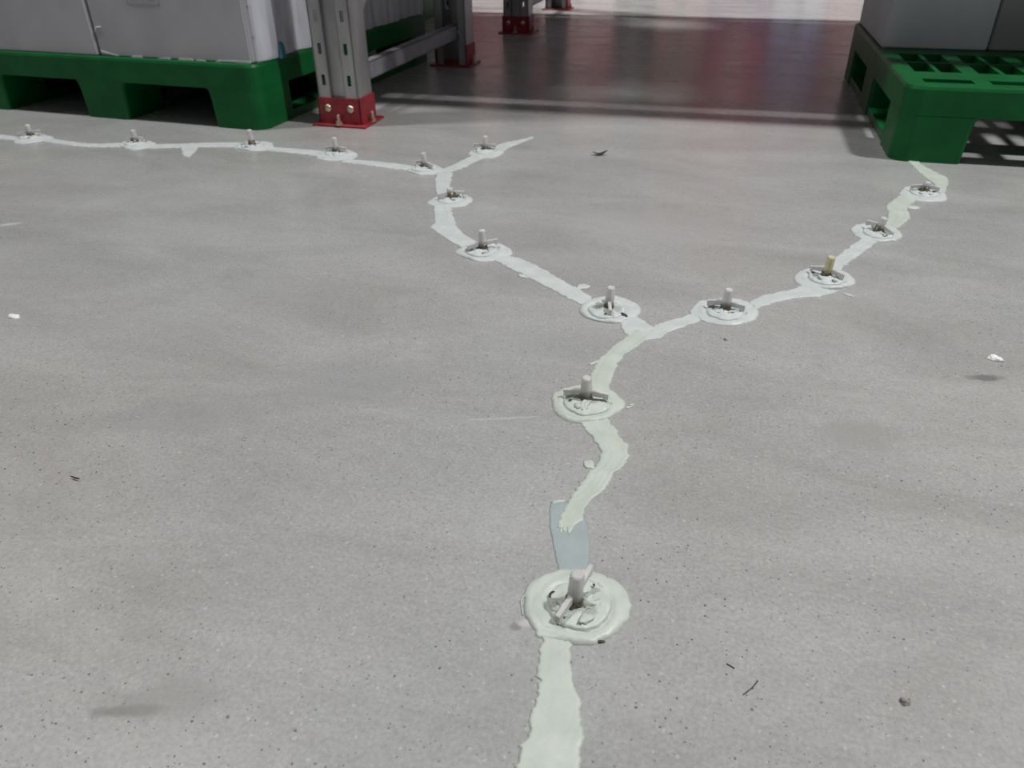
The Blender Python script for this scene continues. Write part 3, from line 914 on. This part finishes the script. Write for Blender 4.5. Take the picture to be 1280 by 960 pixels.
# ---------------------------------------------------------------- injection ports
def port(key, label, mt, tilt=(0, 0), tube_h=.034, tmat=None, slot=None, arms=(1, 1), arm_lift=(0, 0), disc_off=None, r_max=None, resin=1.0):
    (cx, cy), ang, outl = PORTS[key]
    sd = hash_(key)
    rnd = random.Random(int(sd) + 11)
    root = empty('injection_port', (cx / 1000, cy / 1000, 0))
    tmat = tmat or PLASTIC
    # collar of putty following its real outline
    pts = [Vector(((x - cx) / 1000, (y - cy) / 1000)) for x, y in outl]
    pol = catmull(pts + [pts[0]], .002)
    by = sorted((math.atan2(p.y, p.x), p.length) for p in pol)
    NA, NR = 96, 18
    def rad(a):
        # nearest outline samples in angle
        best = min(by, key=lambda q: abs((q[0] - a + PI) % (2 * PI) - PI))
        return best[1]
    rads = [rad(-PI + 2 * PI * i / NA) for i in range(NA)]
    for _ in range(2):
        rads = [(rads[i - 1] + 2 * rads[i] + rads[(i + 1) % NA]) / 4 for i in range(NA)]
    if r_max: rads = [min(r, r_max) for r in rads]
    rads = [max(r, .030) for r in rads]
    dx, dy = disc_off if disc_off else (0.0, 0.0)
    bm = bmesh.new()
    rings = []
    for k in range(NR + 1):
        f = .12 + .88 * k / NR
        ring = []
        for i in range(NA):
            a = -PI + 2 * PI * i / NA
            R_ = rads[i] + .0016 * noise.noise((i * .35, sd, 1)) + .0013 * noise.noise((i * .9, sd, 6)) + .0022 * max(0, noise.noise((i * .22, sd, 4)) - .15) * 2
            r_ = R_ * f
            x, y = r_ * math.cos(a), r_ * math.sin(a)
            e = min(1, (R_ - r_) / .004)
            z = .0003 + .0022 * math.sqrt(max(0, e)) * (1 + .6 * noise.noise((x * 70, y * 70, sd)) + .5 * noise.noise((r_ * 500, a * .6, sd + 2)))
            # dish slightly up towards the buried disc
            dd = math.hypot(x - dx, y - dy)
            z += .0018 * max(0, 1 - abs(dd - .031) / .008)
            z -= .0020 * max(0, 1 - abs(dd - .0275) / .003)
            ring.append((x, y, max(z, .0003)))
        rings.append(ring)
    rings.append([(x, y, 0) for x, y, z in rings[-1]])
    loft(bm, rings, True, False)
    obj('putty_collar', bm, mt, root, True)
    # buried disc, putty smeared over it
    bm = bmesh.new()
    ND, RD = 64, .0262
    prof = [(.0, .0062), (.2, .0066), (.35, .0060), (.5, .0056), (.65, .0054), (.78, .0052), (.88, .0051), (.95, .0046), (.99, .0036), (1.0, .001)]
    rings = []
    prof += [(1.0, .0005)]
    for f, z in prof[1:]:
        ring = []
        for i in range(ND):
            a = 2 * PI * i / ND
            r_ = RD * f * (1 + .11 * noise.noise((math.cos(a) * 1.5, math.sin(a) * 1.5, sd)) + .05 * noise.noise((math.cos(a) * 5, math.sin(a) * 5, sd)))
            x, y = r_ * math.cos(a), r_ * math.sin(a)
            zz = z + (.0026 * noise.noise((x * 95, y * 95, sd)) + .0016 * noise.noise((x * 240, y * 240, sd + 3)) if f < .9 else .0012 * noise.noise((x * 95, y * 95, sd)))
            ring.append((x + dx, y + dy, zz))
        rings.append(ring)
    loft(bm, rings, True, False)
    obj('base_disc', bm, mt, root, True)
    # tube
    bm = bmesh.new()
    h = tube_h
    lathe(bm, [(.0072, 0), (.0068, .006), (.0065, .012), (.0062, h - .003), (.0058, h - .0012), (.0048, h), (.0025, h + .0002), (.001, h - .0004)], 20, cap0=True, cap1=True)
    tb = obj('tube', bm, tmat, root, True)
    tb.location = (0, 0, .004)
    tb.rotation_euler = (tilt[0], tilt[1], 0)
    # cured resin squeezed out round the foot of the tube
    bm = bmesh.new()
    rings = []
    for f, z in ((1, .0045), (1.0, .0066), (.85, .0082), (.70, .0082 + .0042 * resin)):
        ring = []
        for i in range(24):
            a = 2 * PI * i / 24
            q = .0085 * f * (1 + .60 * noise.noise((math.cos(a) * 1.6, math.sin(a) * 1.2, sd + f))) * resin ** .5
            q = max(q, (.0076 if f > .8 else .0073))
            ring.append((q * math.cos(a), q * math.sin(a), z + .0034 * noise.noise((math.cos(a) * 1.8, math.sin(a) * 1.8, sd + 9)) * (f < .9)))
        rings.append(ring)
    loft(bm, rings)
    obj('resin_stain', bm, RESIN, root, True)
    # two flat arms reaching down to the disc rim
    A0 = math.radians(ang)
    for q, (sgn, on) in enumerate(((-1, arms[0]), (1, arms[1]))):
        if not on: continue
        L_ = .0262 * (on if isinstance(on, float) else 1.0)
        lift = arm_lift[q]
        bm = bmesh.new()
        t = .0022
        prof2 = [(.0048, .0100), (.020 * L_ / .0262, .0102), (.0222 * L_ / .0262, .0062), (L_, .0058), (L_ + .0004, .0150), (.012, .0168), (.0048, .0180)]
        prof2 = [(r_, z + lift * max(0, r_ - .005) / .021) for r_, z in prof2]
        loft(bm, [[(r_, -t, z) for r_, z in prof2], [(r_, t, z) for r_, z in prof2]])
        bmesh.ops.bevel(bm, geom=list(bm.edges), offset=.0005, segments=1, affect='EDGES')
        ao = obj('arm', bm, ARM, root)
        ao.rotation_euler = (0, 0, A0 + (PI if sgn < 0 else 0))
    # dark gap under the arm ends and lumps of putty pushed up through the openings
    for k in range(5):
        a = A0 + PI / 2 + rnd.uniform(-1.3, 1.3) + (PI if k % 2 else 0)
        r_ = rnd.uniform(.010, .019)
        bm = bmesh.new()
        bmesh.ops.create_icosphere(bm, subdivisions=3, radius=1)
        s3 = (rnd.uniform(.005, .010), rnd.uniform(.003, .0055), rnd.uniform(.0022, .0042))
        for v in bm.verts:
            d = 1 + .6 * noise.noise(v.co * 1.9 + Vector((k, sd, 0)))
            v.co = Vector((v.co.x * s3[0] * d, v.co.y * s3[1] * d, v.co.z * s3[2] * d))
        lo_ = obj('putty_lump', bm, mt, root, True)
        lo_.location = (r_ * math.cos(a) + dx * .5, r_ * math.sin(a) + dy * .5, .0050)
        lo_.rotation_euler = (rnd.uniform(-.3, .3), rnd.uniform(-.3, .3), rnd.uniform(0, 6))
    for k in range(3):                        # brown resin specks caught in the putty
        a = A0 + rnd.choice((0, PI)) + rnd.uniform(-.45, .45)
        r_ = rnd.uniform(.014, .025)
        bm = bmesh.new(); bmesh.ops.create_icosphere(bm, subdivisions=1, radius=1)
        sx_, sy_ = rnd.uniform(.0012, .004), rnd.uniform(.0008, .0014)
        for v in bm.verts: v.co = Vector((v.co.x * sx_, v.co.y * sy_, v.co.z * .0009))
        s_o = obj('resin_fleck', bm, RESIN, root, True)
        s_o.location = (r_ * math.cos(a) + dx * .6, r_ * math.sin(a) + dy * .6, .0064); s_o.rotation_euler = (0, 0, rnd.uniform(0, 6))
    if slot:
        bm = bmesh.new()
        px, py, sa, sl, sw = slot
        pts_ = [(sl * (t - .5), .0018 * math.cos((t - .5) * 3), .0) for t in (0, .2, .4, .6, .8, 1)]
        lft = [(x, y + sw / 2, 0) for x, y, z in pts_]; rgt = [(x, y - sw / 2, 0) for x, y, z in reversed(pts_)]
        loft(bm, [[(x, y, 0) for x, y, z in lft + rgt], [(x, y, .0018) for x, y, z in lft + rgt]])
        s_o = obj('black_slot', bm, DARK, root)
        s_o.location = (px, py, .0032); s_o.rotation_euler = (0, 0, sa)
    tag(root, label, 'injection port', 'injection ports along the floor crack')
    return root

port('p718', 'injection port with one raised arm in the biggest round putty patch', W_, (0, .05), .035, arm_lift=(.012, -.002), disc_off=(.004, 0), resin=.8, slot=(-.0195, .004, 1.35, .008, .002))
port('p733', 'injection port with both arms level above the S-curved strip', W_, (.03, 0), .031, disc_off=(.002, -.006), resin=.9)
port('p762', 'injection port beside a black slot in its putty, next to the fork', C_, (0, .05), .034, disc_off=(-.002, -.004), slot=(.0235, -.0155, -.75, .014, .0035), resin=.7)
port('p908', 'injection port with level arms, first on the branch to the slotted pallet', C_, (0, .04), .032, disc_off=(0, -.004))
port('p1033', 'injection port with a yellowed resin-filled tube', C_, (0, .06), .033, PLASTIC_Y, disc_off=(0, -.004), arms=(1, 1))
port('p1098', 'injection port with a dark tilted arm beside the ragged yellowish strip', C_, (0, .12), .026, disc_off=(0, -.004), arm_lift=(.003, -.004), r_max=.058, resin=1.3)
port('p1155', 'injection port with a cut-down tube just in front of the slotted pallet', C_, (0, .15), .020, disc_off=(0, -.004), r_max=.062, resin=1.5)
port('p602', 'injection port on the bend with one arm tip lifted', C_, (0, 0), .034, disc_off=(0, -.004), arm_lift=(-.001, .004), r_max=.058)
port('p565', 'injection port with a stubby dark tube just below the small fork', C_, (0, -.1), .020, disc_off=(0, -.004), r_max=.06, resin=1.6)
port('p530', 'injection port with dark arms beside the small fork', C_, (0, -.06), .032, disc_off=(0, -.004), r_max=.060, resin=1.3)
port('p605', 'injection port on the spur pointing into the rack bay', C_, (0, .05), .032, disc_off=(0, -.004), r_max=.060, arm_lift=(.003, .002))
port('p420', 'injection port in front of the red rack foot', C_, (0, 0), .034, r_max=.062, resin=1.1)
port('p315', 'injection port with a bare tube in front of the pallet corner', C_, (0, 0), .036, r_max=.060, arms=(.0, .0), resin=1.4)
port('p170', 'injection port in front of the pallet middle foot', C_, (0, .05), .030, r_max=.058, arms=(.75, .75), resin=1.2)
port('p37', 'injection port in front of the outer pallet opening', C_, (0, .08), .028, r_max=.060, arm_lift=(0, .003))

# ---------------------------------------------------------------- small bits on the floor
def lump(name, x, y, s3, mt, label, cat, seed, rz=0.0, group=None, flat=.0):
    bm = bmesh.new()
    bmesh.ops.create_icosphere(bm, subdivisions=3, radius=1)
    for v in bm.verts:
        d = 1 + .45 * noise.noise(v.co * 1.3 + Vector((seed, 0, 0))) + .2 * noise.noise(v.co * 3.5 + Vector((seed, 5, 0)))
        v.co = Vector((v.co.x * s3[0] * d, v.co.y * s3[1] * d, max(-.15, v.co.z) * s3[2] * d))
    zmin = min(v.co.z for v in bm.verts)
    for v in bm.verts: v.co.z -= zmin
    o = obj(name, bm, mt, None, True)
    o.location = (x, y, 0); o.rotation_euler = (0, 0, rz)
    tag(o, label, cat, group)
    return o
lump('pebble', .187, .406, (.0036, .003, .0026), STONE, 'tiny dark pebble lying alone on the bare concrete', 'pebble', 1)
lump('putty_crumb', .380, .963, (.0085, .0070, .0036), CARTON_EDGE, 'white putty crumb beside a dark smudge on the concrete', 'crumb', 2)
lump('putty_crumb', -.945, .761, (.0105, .0055, .0028), CARTON_EDGE, 'white putty crumb alone on the concrete away from the crack', 'crumb', 3)
lump('dark_flake', -.040, .404, (.0055, .0018, .0014), DARK, 'dark flake at the rim of the biggest round putty patch', 'flake', 4, .2)
lump('pebble', .047, .933, (.0028, .0022, .0018), STONE, 'small grit grain near the fork of putty strips', 'pebble', 6)
FL = [(-.113, .833, (.011, .0022, .001), .9, 'thin putty smear beside the strip above the level-armed port'),
      (-.085, .626, (.0055, .0075, .001), .3, 'putty smear on the inner bend of the S-curved strip'),
      (-.104, .561, (.0065, .002, .0008), .5, 'putty smear over the edge of the grey-blue strip'),
      (-.058, .742, (.004, .002, .0008), .6, 'putty speck at the pointed side of the level-armed patch'),
      (-.055, .748, (.003, .0016, .0008), .2, 'smaller putty speck off the pointed side of the level-armed patch'),
      (-.168, 1.053, (.010, .009, .0012), .4, 'ragged putty smear beside the long diagonal strip end'),
      (-.265, 1.069, (.009, .0055, .001), -.4, 'putty smear halfway along the long diagonal strip'),
      (.378, 1.546, (.013, .011, .001), .3, 'putty smear beside the ragged yellowish strip'),
      (.220, 1.117, (.010, .0035, .0008), -.5, 'putty smear below the yellowed port'),
      (-.052, .640, (.006, .005, .0008), .4, 'putty smear on the outer bend of the S-curved strip')]
for k, (x, y, s3, rz, lab) in enumerate(FL):
    lump('putty_smear', x, y, s3, PUTTY if k < 5 else PUTTY_C, lab, 'putty smear', 20 + k * 1.7, rz, 'loose putty smears')

def leaf(name, x, y, L_, Wd, rz, mt, label, cat, curl=.006):
    bm = bmesh.new()
    n = 8
    rows = []
    for i in range(n + 1):
        t = i / n
        wd = Wd * math.sin(PI * min(1, .08 + t * .9)) ** .8
        z = .0006 + curl * abs(t - .45) ** 1.5
        rows.append([(L_ * (t - .5), s * wd / 2, z + (.0015 if s else 0)) for s in (-1, 0, 1)])
    V = [[bm.verts.new(p) for p in r] for r in rows]
    for a, b in zip(V, V[1:]):
        for j in range(2): bm.faces.new((a[j], a[j + 1], b[j + 1], b[j]))
    bmesh.ops.solidify(bm, geom=list(bm.faces), thickness=.0006)
    o = obj(name, bm, mt)
    o.location = (x, y, .0007); o.rotation_euler = (0, 0, rz)
    tag(o, label, cat)
leaf('dry_leaf', -.255, 1.761, .034, .016, .35, DARK, 'small curled dark leaf on the floor before the rack bay', 'leaf', .02)
leaf('wood_splinter', -.593, .473, .012, .0016, -.1, DARK, 'small dark splinter lying on the concrete', 'splinter', .003)

def thread(pts, r, mt, label):
    bm = bmesh.new()
    tube_path(bm, [(p.x, p.y, r + .0002) for p in catmull([Vector(q) for q in pts], .002)], r, 6)
    o = obj('fibre', bm, mt)
    tag(o, label, 'fibre', 'loose fibres')
thread([(-.096, .449), (-.105, .440), (-.109, .431), (-.107, .423), (-.104, .415)], .0006, PUTTY, 'pale fibre curled along the rim of the biggest round patch')
thread([(-.034, .372), (-.0355, .365), (-.040, .359)], .00035, PUTTY, 'short pale fibre beside the widest putty strip')
thread([(.083, .398), (.079, .391), (.0725, .383)], .0004, DARK, 'thin dark fibre on the speckled concrete')
thread([(.060, .408), (.066, .405)], .0004, DARK, 'very short dark fibre beside the thin dark one')
